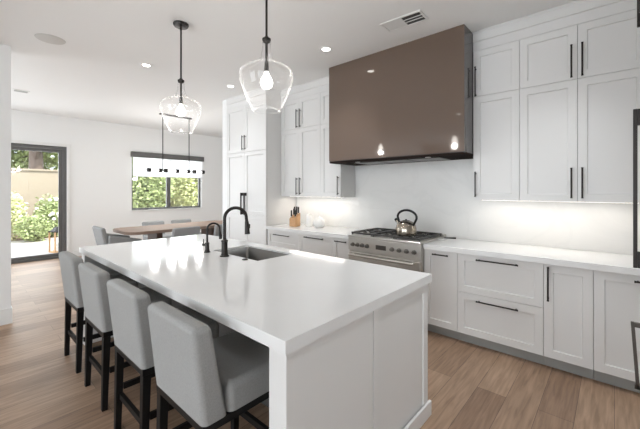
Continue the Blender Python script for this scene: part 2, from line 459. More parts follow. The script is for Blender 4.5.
# --- base run right of the range
bz = .8635
cabinet('base_cabinet', 'narrow white base cabinet right beside the range with one short pull near its top', -1.455, -1.12, 0, bz, YB, YWALL - .012,
        [('door', 0, .335, .104, .862, ('h', .175, .823, .15))], toe=True, cat='cabinet')
cabinet('base_cabinet', 'wide white base cabinet with two deep drawers right of the range', -1.12, -.433, 0, bz, YB, YWALL - .012,
        [('drawer', 0, .687, .497, .862, ('h', .343, .823, .33)), ('drawer', 0, .687, .104, .497, ('h', .343, .442, .33))], toe=True, cat='cabinet')
cabinet('base_cabinet', 'white base cabinet with a vertical pull at the left, beside the two deep drawers', -.433, -.118, 0, bz, YB, YWALL - .012,
        [('door', 0, .315, .104, .862, ('v', .034, .707, .27))], toe=True, cat='cabinet')
cabinet('base_cabinet', 'rightmost white base cabinet under the counter, next to the refrigerator corner', -.118, .20, 0, bz, YB, YWALL - .012,
        [('door', 0, .318, .104, .862, ('h', .25, .82, .05))], toe=True, cat='cabinet')
bm = B(); box(bm, .2005, .866, YB, YWALL - .012, 0.001, bz); tag(obj('corner_cabinet', bm, 'cab'), 'plain white corner cabinet at the hidden end of the counter', 'cabinet')
# --- base run left of the range
cabinet('base_cabinet', 'leftmost white base cabinet beside the tall pantry, one drawer over two doors', -3.975, -3.30, 0, bz, YB, YWALL - .012,
        [('drawer', 0, .675, .62, .862, ('h', .337, .80, .33)), ('door', 0, .3375, .104, .62, ('v', .30, .46, .26)), ('door', .3375, .675, .104, .62, ('v', .375, .46, .26))], toe=True, cat='cabinet')
cabinet('base_cabinet', 'middle white base cabinet with drawers below the white canisters', -3.30, -2.68, 0, bz, YB, YWALL - .012,
        [('drawer', 0, .62, .497, .862, ('h', .31, .823, .33)), ('drawer', 0, .62, .104, .497, ('h', .31, .442, .33))], toe=True, cat='cabinet')
cabinet('base_cabinet', 'narrow white base cabinet directly left of the range', -2.68, -2.378, 0, bz, YB, YWALL - .012,
        [('door', 0, .302, .104, .862, ('h', .151, .823, .17))], toe=True, cat='cabinet')
# --- worktops along the back wall
def worktop(x0, x1, label):
    bm = B(); box(bm, x0, x1, 3.195, YWALL - .016, .8645, .915, .003); tag(obj('worktop', bm, 'quartz'), label, 'countertop')
worktop(-3.975, -2.376, 'white stone worktop along the back wall left of the range')
worktop(-1.450, .866, 'white stone worktop along the back wall right of the range')
bm = B(); box(bm, -3.974, .866, 3.838, 3.8495, .80, 1.9); tag(obj('backsplash', bm, 'slab'), 'pale stone slab backsplash between the worktops and wall cabinets', 'backsplash')

# --- wall cabinets
UZ0, UZM, UZ1 = 1.364, 2.40, 2.857
def vp(x, z0, z1): return ('v', x, (z0 + z1) / 2, z1 - z0)
cabinet('wall_cabinet', 'tall single-door white wall cabinet right next to the brown hood', -1.062, -.655, UZ0, UZM - .001, YU, 3.836,
        [('door', 0, .407, 0, UZM - UZ0, vp(.028, .035, .28))])
cabinet('wall_cabinet', 'tall double-door white wall cabinet above the worktop right of the hood', -.655, .193, UZ0, UZM - .001, YU, 3.836,
        [('door', 0, .424, 0, UZM - UZ0, vp(.385, .035, .285)), ('door', .424, .848, 0, UZM - UZ0, vp(.457, .035, .285))])
cabinet('top_cabinet', 'short single-door white top cabinet touching the right side of the brown hood', -1.062, -.655, UZM, UZ1, YU, 3.848,
        [('door', 0, .407, 0, UZ1 - UZM, vp(.028, .0, .29))])
cabinet('top_cabinet', 'short double-door white top cabinet up near the ceiling right of the hood', -.655, .193, UZM, UZ1, YU, 3.848,
        [('door', 0, .424, 0, UZ1 - UZM, vp(.385, .015, .285)), ('door', .424, .848, 0, UZ1 - UZM, vp(.457, .015, .285))])
bm = B(); box(bm, .1935, .866, YU, 3.836, UZ0, UZ1); tag(obj('corner_wall_cabinet', bm, 'cab'), 'plain white corner wall cabinet past the double-door ones', 'cabinet')
cabinet('wall_cabinet', 'tall double-door white wall cabinet above the knife block', -3.975, -2.996 - .135, UZ0, UZM - .001, YU, 3.836,
        [('door', 0, .41, 0, UZM - UZ0, vp(.375, .035, .285)), ('door', .41, .844, 0, UZM - UZ0, vp(.445, .035, .285))])
cabinet('wall_cabinet', 'narrow white wall cabinet half hidden behind the left edge of the hood', -3.131, -2.76, UZ0, UZM - .001, YU, 3.836,
        [('door', 0, .371, 0, UZM - UZ0, vp(.335, .035, .285))])
cabinet('top_cabinet', 'short double-door white top cabinet above the tall wall doors left of the hood', -3.975, -3.131, UZM, UZ1, YU, 3.848,
        [('door', 0, .41, 0, UZ1 - UZM, vp(.375, .015, .285)), ('door', .41, .844, 0, UZ1 - UZM, vp(.445, .015, .285))])
cabinet('top_cabinet', 'narrow white top cabinet hidden behind the left side of the hood', -3.131, -2.76, UZM, UZ1, YU, 3.848,
        [('door', 0, .371, 0, UZ1 - UZM, None)])

# --- tall pantry / panelled refrigerator at the left
PW = 1.078
pz = [.104, 1.06, 2.09, UZ1]
cabinet('tall_pantry', 'floor-to-ceiling white panelled pantry cabinet with long dark pulls at the far left of the kitchen', -5.058, -3.98, 0, UZ1, 3.2, 3.848,
        [('door', 0, .52, .104, 1.06, None), ('door', .52, PW, .104, 1.06, None),
         ('door', 0, .52, 1.06, 2.09, ('big', .475, 1.24, .36, .022, .05, .05)), ('door', .52, PW, 1.06, 2.09, ('big', .565, 1.24, .36, .022, .05, .05)),
         ('door', 0, .52, 2.09, UZ1, vp(.485, 2.13, 2.36)), ('door', .52, PW, 2.09, UZ1, vp(.555, 2.13, 2.36))], toe=True)

# --- crown mouldings (flat fascia with a stepped top)
def crown(label, x0, x1, yf, ret=None):
    bm = B()
    prof = [(yf, UZ1 + .001), (yf, UZ1 + .088), (yf - .012, UZ1 + .094), (yf - .012, CZ - .02), (yf - .02, CZ - .012), (yf - .02, CZ - .001), (3.847, CZ - .001), (3.847, UZ1 + .001)]
    a = [bm.verts.new((x0, y, z)) for y, z in prof]; b = [bm.verts.new((x1, y, z)) for y, z in prof]
    n = len(prof); bm.faces.new(a); bm.faces.new(b[::-1])
    for i in range(n): bm.faces.new((a[i], a[(i + 1) % n], b[(i + 1) % n], b[i]))
    return tag(obj('crown_moulding', bm, 'cab'), label, 'moulding')
crown('white crown moulding over the cabinets right of the hood', -1.062, .866, YU)
crown('white crown moulding over the cabinets left of the hood', -3.975, -2.761, YU)
crown('white crown moulding on top of the tall pantry', -5.058, -3.98, 3.2)

# --- panelled refrigerator on the right, facing the island
FX, FY0, FH = .135, 2.13, 2.0
fw = 1.08
cabinet('panelled_refrigerator', 'white panelled refrigerator with tall black pulls at the right edge of the photo', 0, fw, 0, FH, 0, .73,
        [('door', 0, fw, .90, FH, ('big', .07, 1.472, .717, .018, .072, .075)),
         ('door', 0, fw, .104, .90, ('big', .065, .715, .30, .016, .080, .022, .018, 'steeldark'))], rz=-PI / 2, loc=(FX, FY0, 0), toe=True, cat='refrigerator')
cabinet('bridge_cabinet', 'white double-door cabinet above the panelled refrigerator', 0, fw, FH + .001, UZ1, 0, .73,
        [('door', 0, .54, 0, UZ1 - FH, ('big', .50, .245, .40, .013, .075, .03)), ('door', .54, fw, 0, UZ1 - FH, ('big', .63, .245, .40, .013, .075, .03))], rz=-PI / 2, loc=(FX, FY0, FH + .001))

# ================================================================== RANGE HOOD
HX0, HX1, HY, HZ0 = -2.757, -1.066, 3.25, 1.81
hood = thing('range_hood', 'large brown glossy box range hood above the stove', 'range hood', ((HX0 + HX1) / 2, HY, HZ0))
ox, oy, oz = (HX0 + HX1) / 2, HY, HZ0
hw = (HX1 - HX0) / 2
bm = B(); box(bm, -hw, hw - .0, .012, 3.836 - HY, .02, CZ - HZ0 - .001, .002); obj('hood_shell', bm, 'hoodside', hood)
bm = B(); box(bm, -hw, hw, 0, .011, .025, CZ - HZ0 - .001, .0015); obj('front_panel', bm, 'hood', hood)
bm = B(); box(bm, -hw + .003, hw - .003, .006, 3.836 - HY, 0, .0195); obj('hood_base', bm, 'hooddark', hood)
bm = B()
for k in range(3):
    a = -.55 + k * .37
    box(bm, a, a + .35, .14, .48, -.006, -.0005, .002)
obj('filter', bm, 'steeldark', hood)
for s in (-.45, .45):
    bm = B(); cyl(bm, (s, .085, -.004), (s, .085, -.0005), .03, seg=20); obj('hood_lamp', bm, 'ceramic', hood, smooth=True)

# ================================================================== RANGE
RX0, RX1 = -2.372, -1.458
rw = RX1 - RX0
rg = thing('range', 'stainless steel gas range with black grates set between the worktops', 'stove', (RX0, 3.165, 0))
bm = B(); box(bm, 0, rw, .02, .655, .10, .905, .003); obj('range_body', bm, 'steel', rg)
for x in (.05, rw - .05):
    for y in (.08, .60):
        bm = B(); cyl(bm, (x, y, .001), (x, y, .10), .02); obj('leg', bm, 'steeldark', rg, smooth=True)
bm = B(); box(bm, .005, rw - .005, .06, .62, .03, .098); obj('toe_panel', bm, 'steeldark', rg)
bm = B(); box(bm, .0, rw, -.012, .66, .906, .93, .006, 3); obj('cooktop', bm, 'steel', rg)
bm = B(); box(bm, .0, rw, -.01, .02, .755, .905, .004); cp = obj('control_panel', bm, 'steel', rg)
bm = B(); box(bm, rw / 2 - .075, rw / 2 + .055, -.0125, -.0101, .80, .85); obj('display', bm, 'steeldark', cp)
for k in range(8):
    x = (.07 + k * .067) if k < 4 else (rw - .07 - (7 - k) * .085)
    bm = B(); cyl(bm, (x, -.0101, .825), (x, -.018, .825), .024, seg=20); cyl(bm, (x, -.018, .825), (x, -.045, .825), .018, .016, seg=20)
    obj('knob', bm, 'knobsteel', cp, smooth=True)
bm = B(); box(bm, .01, rw - .01, -.015, .019, .24, .732, .004); dr = obj('oven_door', bm, 'steel', rg)
bm = B(); box(bm, .16, rw - .16, -.0175, -.0152, .36, .63); obj('oven_window', bm, 'glassblack', dr)
bm = B(); cyl(bm, (.05, -.07, .71), (rw - .05, -.07, .71), .013, seg=14)
for x in (.08, rw - .08): cyl(bm, (x, -.07, .71), (x, -.014, .71), .010, seg=10)
obj('oven_handle', bm, 'steel', dr, smooth=True)
bm = B(); box(bm, .01, rw - .01, -.012, .019, .105, .228, .004); obj('bottom_drawer', bm, 'steel', rg)
bm = B(); box(bm, .0, rw, .60, .66, .9305, .955, .004); obj('rear_trim', bm, 'steel', rg)
bm = B(); box(bm, .02, rw - .02, .02, .595, .9305, .934); obj('burner_tray', bm, 'steel', rg)
for i in range(3):
    gx0 = .022 + i * (rw - .044) / 3; gx1 = gx0 + (rw - .044) / 3 - .004
    bm = B(); t = .009; z0, z1 = .945, .966
    box(bm, gx0, gx1, .022, .022 + 2 * t, z0, z1); box(bm, gx0, gx1, .575, .575 + 2 * t, z0, z1)
    box(bm, gx0, gx0 + 2 * t, .04, .575, z0, z1); box(bm, gx1 - 2 * t, gx1, .04, .575, z0, z1)
    box(bm, gx0, gx1, .30, .30 + 2 * t, z0, z1)
    xm = (gx0 + gx1) / 2
    for cy_ in (.17, .45):
        for a in range(4):
            an = a * PI / 2
            p0 = (xm + math.cos(an) * .03, cy_ + math.sin(an) * .03, .957)
            p1 = (xm + math.cos(an) * .125, cy_ + math.sin(an) * .125, .957)
            cyl(bm, p0, p1, .008, seg=6)
    for x in (gx0 + .01, gx1 - .01):
        for y in (.03, .585): cyl(bm, (x, y, .934), (x, y, .946), .008, seg=8)
    obj('grate', bm, 'iron', rg)
    for cy_ in (.17, .45):
        bm = B(); cyl(bm, (xm, cy_, .934), (xm, cy_, .942), .05, seg=20); cyl(bm, (xm, cy_, .942), (xm, cy_, .95), .034, .03, seg=20)
        obj('burner', bm, 'steeldark', rg, smooth=True)

# kettle on the right rear burner
kt = thing('kettle', 'rounded stainless kettle with a black loop handle on the stove grate', 'kettle', (-1.718, 3.345, .9665), R(-10)); kt.scale = (.94, .94, .97)
bm = B(); lathe(bm, [(0, 0), (.108, 0), (.118, .008), (.122, .04), (.119, .08), (.108, .118), (.088, .145), (.062, .159), (.046, .163), (0, .163)], seg=36); kb = obj('kettle_body', bm, 'kettle', kt, smooth=True)
bm = B(); lathe(bm, [(0, .1635), (.044, .1635), (.04, .168), (.012, .170), (.008, .174), (.010, .179), (.007, .183), (0, .184)], seg=24); obj('lid', bm, 'black', kt, smooth=True)
bm = B(); tube(bm, [(-.085, 0, .105), (-.115, 0, .135), (-.14, 0, .162)], [.026, .02, .015], 14); obj('spout', bm, 'kettle', kt, smooth=True)
bm = B(); tube(bm, [(-.138, 0, .155), (-.155, 0, .176)], [.019, .018], 14); box(bm, -.15, -.12, -.008, .008, .168, .182, .003); obj('spout_cap', bm, 'black', kt, smooth=True)
pts = [(-.098, 0, .13)]
for k in range(15):
    a = PI * (1.13 - k / 14 * 1.26)
    pts.append((.012 + .135 * math.cos(a), 0, 2.06e-1 + .078 * math.sin(a)))
pts.append((.105, 0, .122))
bm = B(); tube(bm, pts, .0135, 10); obj('kettle_handle', bm, 'black', kt, smooth=True)

# spoon rest and spoon right of the range
sr = thing('spoon_rest', 'small white spoon rest on the worktop right of the range', 'spoon rest', (-1.425, 3.60, .9155))
bm = B(); lathe(bm, [(0, 0), (.035, 0), (.048, .006), (.052, .014), (.048, .013), (.034, .006), (0, .005)], seg=24)
obj('dish', bm, 'ceramic', sr, smooth=True)
sp = thing('spoon', 'black and steel spoon lying across the small spoon rest', 'spoon', (-1.425, 3.60, .9155), R(28))
bm = B(); tube(bm, [(.03, 0, .021), (.08, 0, .022), (.15, 0, .022)], [.005, .007, .010], 8); obj('spoon_handle', bm, 'black', sp, smooth=True)
bm = B(); vs = bmesh.ops.create_uvsphere(bm, u_segments=14, v_segments=8, radius=1)['verts']
for v in vs: v.co = Vector((v.co.x * .03, v.co.y * .02, v.co.z * .004 + .0195))
obj('spoon_bowl', bm, 'steel', sp, smooth=True)

# ---- things on the left worktop
KX, KY = -3.62, 3.47
kn = thing('knife_block', 'light wooden knife block on the worktop left of the white jars', 'knife block', (KX, KY, .9155), R(15))
bm = B()
prof = [(-.07, 0), (.075, 0), (.075, .12), (-.07, .20)]
a = [bm.verts.new((-.055, y, z)) for y, z in prof]; b = [bm.verts.new((.055, y, z)) for y, z in prof]
bm.faces.new(a); bm.faces.new(b[::-1])
for i in range(4): bm.faces.new((a[i], a[(i + 1) % 4], b[(i + 1) % 4], b[i]))
for v in bm.verts: v.co.y *= -1
bmesh.ops.bevel(bm, geom=bm.edges[:], offset=.004, segments=2, affect='EDGES')
obj('block', bm, 'blockwood', kn)
proto = None
for i, (lx, ly) in enumerate(((-.036, .045), (0, .05), (.036, .042), (-.02, 0), (.022, .004), (-.036, -.045), (.03, -.042))):
    c, s = math.cos(R(15)), math.sin(R(15))
    zt = .9155 + .20 - (.07 - ly) * .08 / .145
    loc = (KX + c * lx - s * ly, KY + s * lx + c * ly, zt + .002)
    if proto is None:
        proto = thing('kitchen_knife', 'black-handled kitchen knife standing in the light wooden knife block', 'knife', loc, R(15), 'knives in the knife block')
        bm = B(); box(bm, -.008, .008, -.013, .013, .012, .105, .004); obj('knife_handle', bm, 'black', proto)
        bm = B(); box(bm, -.004, .004, -.010, .010, 0, .0115); obj('bolster', bm, 'steel', proto)
    else:
        k = copy_tree(proto); k.location = loc
tall = thing('canister', 'tall white ceramic canister between the knife block and the round jar', 'canister', (-3.415, 3.56, .9155))
bm = B(); lathe(bm, [(0, 0), (.05, 0), (.056, .006), (.058, .13), (.056, .16), (.05, .166), (0, .166)], seg=28); obj('canister_body', bm, 'ceramic', tall, smooth=True)
bm = B(); lathe(bm, [(0, .1665), (.052, .1665), (.053, .178), (.03, .185), (.012, .188), (.014, .20), (.008, .207), (0, .208)], seg=24); obj('lid', bm, 'ceramic', tall, smooth=True)
jar = thing('round_jar', 'low round white ceramic jar rightmost beside the tall canister', 'jar', (-3.20, 3.55, .9155))
bm = B(); lathe(bm, [(0, 0), (.05, 0), (.082, .03), (.09, .07), (.08, .11), (.055, .13), (.05, .138), (.0, .138)], seg=28); obj('jar_body', bm, 'ceramic', jar, smooth=True)
bm = B(); lathe(bm, [(0, .1385), (.05, .1385), (.045, .15), (.012, .158), (.014, .17), (0, .176)], seg=24); obj('lid', bm, 'ceramic', jar, smooth=True)

# ================================================================== ISLAND
IX0, IX1, IY0, IY1 = -3.828, -.89, .805, 2.092
SX0, SX1, SY0, SY1 = -2.72, -2.06, 1.575, 1.955
bm = B()
xs = [IX0, SX0, SX1, IX1]; ys = [IY0, SY0, SY1, IY1]
vt = {}
for zi, z in enumerate((.864, .915)):
    for i, x in enumerate(xs):
        for j, y in enumerate(ys): vt[i, j, zi] = bm.verts.new((x, y, z))
for i in range(3):
    for j in range(3):
        if (i, j) == (1, 1): continue
        bm.faces.new((vt[i, j, 1], vt[i + 1, j, 1], vt[i + 1, j + 1, 1], vt[i, j + 1, 1]))
        bm.faces.new((vt[i, j, 0], vt[i, j + 1, 0], vt[i + 1, j + 1, 0], vt[i + 1, j, 0]))
for i in range(3):
    for j in (0, 3):
        bm.faces.new((vt[i, j, 0], vt[i + 1, j, 0], vt[i + 1, j, 1], vt[i, j, 1]))
        bm.faces.new((vt[j, i, 0], vt[j, i + 1, 0], vt[j, i + 1, 1], vt[j, i, 1]))
for a, b in (((1, 1), (2, 1)), ((2, 1), (2, 2)), ((2, 2), (1, 2)), ((1, 2), (1, 1))):
    bm.faces.new((vt[a + (0,)], vt[b + (0,)], vt[b + (1,)], vt[a + (1,)]))
es = [e for e in bm.edges if all(v.co.z > .9 for v in e.verts) and len({round(v.co.x, 3) for v in e.verts} | {round(v.co.y, 3) for v in e.verts}) <= 3
      and all(v.co.x in (xs[0], xs[3]) or abs(v.co.x - IX0) < 1e-4 or abs(v.co.x - IX1) < 1e-4 or abs(v.co.y - IY0) < 1e-4 or abs(v.co.y - IY1) < 1e-4 for v in e.verts)
      and any(abs(f.normal.z) < .5 for f in e.link_faces)]
tag(obj('island_countertop', bm, 'quartz'), 'long white glossy quartz countertop on the island, with the sink cut in', 'countertop')

isl = thing('kitchen_island', 'white panelled kitchen island base under the long quartz top', 'island', ((IX0 + IX1) / 2, 1.45, 0))
cx = (IX0 + IX1) / 2; cy = 1.45
def L_(x0, x1, y0, y1, z0, z1, *bev): return (x0 - cx, x1 - cx, y0 - cy, y1 - cy, z0, z1) + bev
ex = -.905   # outer face of the right end
lx = -3.813  # outer face of the left end
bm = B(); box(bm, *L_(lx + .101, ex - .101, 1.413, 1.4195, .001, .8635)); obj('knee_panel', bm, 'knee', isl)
bm = B()
box(bm, *L_(lx + .02, ex - .02, 1.42, 1.44, .08, .8635))
box(bm, *L_(lx + .02, ex - .02, 2.03, 2.05, .10, .8635))
box(bm, *L_(lx + .02, lx + .04, 1.441, 2.029, .08, .8635)); box(bm, *L_(ex - .04, ex - .0225, 1.441, 2.029, .08, .8635))
box(bm, *L_(lx + .02, ex - .02, 1.441, 2.029, .08, .10))
obj('body', bm, 'cab', isl)
bm = B(); box(bm, *L_(lx + .04, ex - .04, 1.45, 1.99, 0.001, .079)); obj('plinth', bm, 'toe', isl)
for x0, x1 in ((ex - .10, ex), (lx, lx + .10)):
    bm = B(); box(bm, *L_(x0, x1, .822, 1.4125, .001, .8635, .003)); obj('end_panel', bm, 'cab', isl)
# shaker end panels on the cabinet half of both ends
def shaker_end(xf, sgn):
    bm = B(); shaker(bm, 0, 2.062 - 1.4165, 0.001, .8635, fr=.055, dep=.010)
    for v in bm.verts:
        x, y, z = v.co
        v.co = Vector((xf - cx - sgn * y, (1.4165 + x - cy) if sgn > 0 else (2.062 - x - cy), z))
    # taller bottom rail
    obj('end_panel', bm, 'cab', isl)
shaker_end(ex, 1); shaker_end(lx, -1)
bm = B(); box(bm, *L_(ex + .0005, ex + .018, .822, 2.08, .001, .095, .004)); obj('baseboard', bm, 'cab', isl)
bm = B(); box(bm, *L_(lx - .018, lx - .0005, .822, 2.08, .001, .095, .004)); obj('baseboard', bm, 'cab', isl)
n = 5; w = (ex - lx - .09) / n
for k in range(n):
    bm = B(); shaker(bm, 0, w, .104, .862)
    for v in bm.verts: v.co = Vector((ex - .045 - k * w - v.co.x - cx, 2.0725 - v.co.y - cy, v.co.z))
    d = obj('door', bm, 'cab', isl)
    bm = B(); xc = ex - .045 - (k + .5) * w - cx
    cyl(bm, (xc - .13, 2.105 - cy, .82), (xc + .13, 2.105 - cy, .82), .0065, seg=10)
    for s in (-.11, .11): cyl(bm, (xc + s, 2.105 - cy, .82), (xc + s, 2.071 - cy, .82), .0055, seg=8)
    obj('handle', bm, 'bronze', d, smooth=True)

# sink
sk = thing('sink', 'undermount stainless steel sink in the island countertop', 'sink', ((SX0 + SX1) / 2, (SY0 + SY1) / 2, .655))
a, b = (SX1 - SX0) / 2 - .002, (SY1 - SY0) / 2 - .002
bm = B()
def rr(hx, hy, z, rad=.03, n=5):
    out = []
    for sx, sy, st in ((1, 1, 0), (-1, 1, 1), (-1, -1, 2), (1, -1, 3)):
        for k in range(n + 1):
            an = PI / 2 * (st + k / n)
            out.append(bm.verts.new((sx * (hx - rad) + rad * math.cos(an), sy * (hy - rad) + rad * math.sin(an), z)))
    return out
rings = [rr(a, b, .247), rr(a, b, .02), rr(a - .015, b - .015, .006), rr(a - .02, b - .02, .004, .028)]
outer = [rr(a + .014, b + .014, .2075), rr(a + .003, b + .003, .2075, .03), rr(a + .003, b + .003, .0, .03)]
for A, Bq in zip(rings, rings[1:]):
    for i in range(len(A)): bm.faces.new((A[i], A[(i + 1) % len(A)], Bq[(i + 1) % len(A)], Bq[i]))
bm.faces.new(rings[-1])
for v in [v for r_ in outer for v in r_]: bm.verts.remove(v)
so = obj('basin', bm, 'sink', sk, smooth=True)
md = so.modifiers.new('thickness', 'SOLIDIFY'); md.thickness = .0015; md.offset = 0
bm = B(); cyl(bm, (0, .04, .0045), (0, .04, .008), .045, seg=24); cyl(bm, (0, .04, .008), (0, .04, .0095), .03, seg=24); obj('drain', bm, 'steeldark', sk, smooth=True)

# faucets
def faucet(name, label, loc, H, reach, rb, rn, rz, lever, spray):
    t = thing(name, label, 'faucet', loc, rz)
    bm = B(); lathe(bm, [(0, 0), (rb * 1.5, 0), (rb * 1.5, .006), (rb * 1.15, .012), (rb * 1.15, .02), (rb, .025), (rb * .95, H * .30), (rb * 1.1, H * .305), (rb * 1.1, H * .33), (rn * 1.1, H * .35), (0, H * .35)], seg=24)
    obj('faucet_base', bm, 'bronze', t, smooth=True)
    r = reach / 2; zc = H - r
    pts = [(0, 0, H * .345), (0, 0, zc * .8 + H * .06)]
    for k in range(17):
        an = PI - k / 16 * PI
        pts.append((r + r * math.cos(an), 0, zc + r * math.sin(an)))
    pts.append((reach * 1.015, 0, zc - .03))
    bm = B(); tube(bm, pts, rn, 14); sp_ = obj('gooseneck', bm, 'bronze', t, smooth=True)
    bm = B(); q = Vector(pts[-1])
    tube(bm, [q + Vector((0, 0, .004)), q - Vector((-.002, 0, .02)), q - Vector((-.004, 0, spray * .6)), q - Vector((-.006, 0, spray))], [rn * 1.15, rn * 1.3, rn * 1.45, rn * 1.7], 14)
    if spray > .05: box(bm, q.x + rn * 1.1, q.x + rn * 2.2, -.006, .006, q.z - spray * .55, q.z - .02, .003)
    obj('spray_head', bm, 'bronze', t, smooth=True)
    bm = B()
    zl = H * .24
    cyl(bm, (0, 0, zl), (lever[0] * .5, lever[1] * .5, zl), rb * .45, seg=12)
    cyl(bm, (lever[0] * .5, lever[1] * .5, zl), (lever[0], lever[1], zl), rb * .6, seg=12)
    cyl(bm, (lever[0] * .85, lever[1] * .85, zl), (lever[0] * .85, lever[1] * .85, zl + H * .2), rb * .22, seg=10)
    obj('lever', bm, 'bronze', t, smooth=True)
    return t
faucet('kitchen_faucet', 'tall dark gooseneck faucet with pull-down spray beside the island sink', (-2.41, 1.502, .9155), .40, .178, .026, .0135, R(62), (.0, .055), .105)
faucet('filter_faucet', 'small dark gooseneck filter faucet left of the tall one', (-2.675, 1.494, .9155), .255, .105, .018, .0085, R(62), (-.035, .05), .06)
sw = thing('air_switch', 'small dark round air switch button on the island beside the sink', 'switch', (-2.17, 1.535, .9155))
bm = B(); lathe(bm, [(0, 0), (.024, 0), (.024, .004), (.016, .006), (.016, .0075), (0, .008)], seg=20); obj('button', bm, 'bronze', sw, smooth=True)

# ================================================================== BAR STOOLS
def make_stool(label, loc):
    t = thing('bar_stool', label, 'bar stool', loc, 0, 'bar stools along the island')
    # local origin on the floor below the middle of the seat back; +y towards the island
    hw = .232
    bm = B(); vs = soft_box(bm, -hw, hw, .0, .115, .525, .94, .026)
    for v in vs:
        k = max(0, (v.co.z - .60) / .335)
        v.co.y -= (.045 if v.co.y < .05 else .075) * k
        if v.co.z > .90: v.co.z -= .022 * abs(v.co.x / hw) ** 3
    obj('backrest', bm, 'fabric', t, wn=True)
    bm = B(); vs = soft_box(bm, -hw, hw, .116, .46, .525, .645, .034)
    for v in vs:
        if v.co.z > .61: v.co.z += .012 * (1 - (v.co.x / hw) ** 2)
    obj('seat', bm, 'fabric', t, wn=True)
    bm = B(); box(bm, -hw + .006, hw - .006, .004, .455, .487, .5245, .003); obj('seat_frame', bm, 'darkwood', t)
    for sx in (-1, 1):
        for y0 in (.006, .413):
            bm = B()
            xa = sx * (hw - .027)
            vs = box(bm, xa - .021, xa + .021, y0, y0 + .042, .001, .4865, .002)
            for v in vs:
                k = 1 - v.co.z / .4865
                v.co.x += (xa - v.co.x) * .22 * k; v.co.y += (y0 + .021 - v.co.y) * .22 * k
                v.co.y += (-.012 if y0 < .2 else 0) * k
            obj('leg', bm, 'darkwood', t)
    for sx in (-1, 1):
        xa = sx * (hw - .027)
        bm = B(); box(bm, xa - .011, xa + .011, .047, .415, .235, .27, .002); obj('stretcher', bm, 'darkwood', t)
    bm = B(); box(bm, -hw + .046, hw - .046, .02, .042, .19, .225, .002); obj('stretcher', bm, 'darkwood', t)
    bm = B(); box(bm, -hw + .046, hw - .046, .425, .447, .19, .225, .002); obj('stretcher', bm, 'darkwood', t)
    return t
SLAB = ['light grey upholstered bar stool nearest the camera, its seat showing beside the island end',
        'light grey upholstered bar stool second nearest the camera, just beyond the nearest one',
        'light grey upholstered bar stool third from the camera along the island',
        'light grey upholstered bar stool farthest from the camera, at the far end of the island']
st0 = make_stool(SLAB[0], (-1.435, .655, 0))
for lb, x in zip(SLAB[1:], (-2.06, -2.735, -3.41)):
    c = copy_tree(st0); c.location = (x, .655, 0); c['label'] = lb

# ================================================================== DINING AREA
TX0, TX1, TY0, TY1 = -6.95, -5.98, 1.93, 4.25
tb = thing('dining_table', 'long brown wooden dining table with rounded ends near the far window', 'table', ((TX0 + TX1) / 2, (TY0 + TY1) / 2, 0))
hx, hy = (TX1 - TX0) / 2, (TY1 - TY0) / 2
ol = []
for sx, sy, stt in ((1, 1, 0), (-1, 1, 1), (-1, -1, 2), (1, -1, 3)):
    for k in range(7):
        an = PI / 2 * (stt + k / 6); rad = .20
        ol.append((sx * (hx - rad) + rad * math.cos(an), sy * (hy - rad) + rad * math.sin(an)))
bm = B(); prism(bm, ol, .705, .755); bmesh.ops.bevel(bm, geom=[e for e in bm.edges if abs(e.verts[0].co.z - e.verts[1].co.z) < 1e-5 and e.calc_length() > 0], offset=.006, segments=2, affect='EDGES')
obj('table_top', bm, 'tablewood', tb)
for sy in (-1, 1):
    bm = B(); y = sy * .55
    box(bm, -.22, .22, y - .05, y + .05, .06, .7045, .004); box(bm, -.32, .32, y - .07, y + .07, .001, .0595, .004)
    obj('pedestal', bm, 'pedwood', tb)
bm = B(); box(bm, -.03, .03, -.499, .499, .30, .40, .004); obj('stretcher', bm, 'tablewood', tb)

def dining_chair(label, loc, rz, arms, bh=.83):
    t = thing('dining_armchair' if arms else 'dining_chair', label, 'chair', loc, rz, 'dining chairs')
    # faces local +y
    bm = B(); vs = box(bm, -.25, .25, -.24, .24, .38, .48, .03, 3); obj('seat', bm, 'fabric2', t, wn=True)
    bm = B(); hb = .26 if arms else .235
    bm.free(); bm = B(); vs = box(bm, -hb, hb, -.31, -.235, .36, bh, .03, 3)
    for v in vs: v.co.y -= .10 * max(0, (v.co.z - .45) / .4)
    obj('backrest', bm, 'fabric2', t, wn=True)
    if arms:
        for s in (-1, 1):
            bm = B(); vs = box(bm, s * .285 - .033, s * .285 + .033, -.30, .20, .38, .64, .025, 3)
            for v in vs:
                if v.co.z > .5: v.co.z += .09 * max(0, -v.co.y) / .3 - .02 * max(0, v.co.y) / .2
            obj('armrest', bm, 'fabric2', t, wn=True)
    for sx in (-1, 1):
        for y in (-.22, .2):
            bm = B(); cyl(bm, (sx * .21, y, .001), (sx * .20, y * .95, .38), .014, .02, seg=10); obj('leg', bm, 'darkwood', t, smooth=True)
    return t
dining_chair('grey upholstered armchair at the near left end of the dining table', (-6.40, 1.98, 0), 0, True, .85)
dining_chair('grey dining chair on the window side of the table, left of its pair', (-7.33, 2.98, 0), -PI / 2, False, .765)
dining_chair('grey dining chair on the window side of the table, right of its pair', (-7.33, 3.62, 0), -PI / 2, False, .765)
dining_chair('grey dining chair on the kitchen side of the table, centred below the window', (-5.72, 2.62, 0), PI / 2, False, .84)
dining_chair('grey dining chair on the kitchen side of the table, behind the small faucet', (-5.72, 3.38, 0), PI / 2, False, .84)
dining_chair('grey upholstered armchair at the right end of the dining table, beside the pantry', (-6.40, 4.42, 0), PI, True, .85)

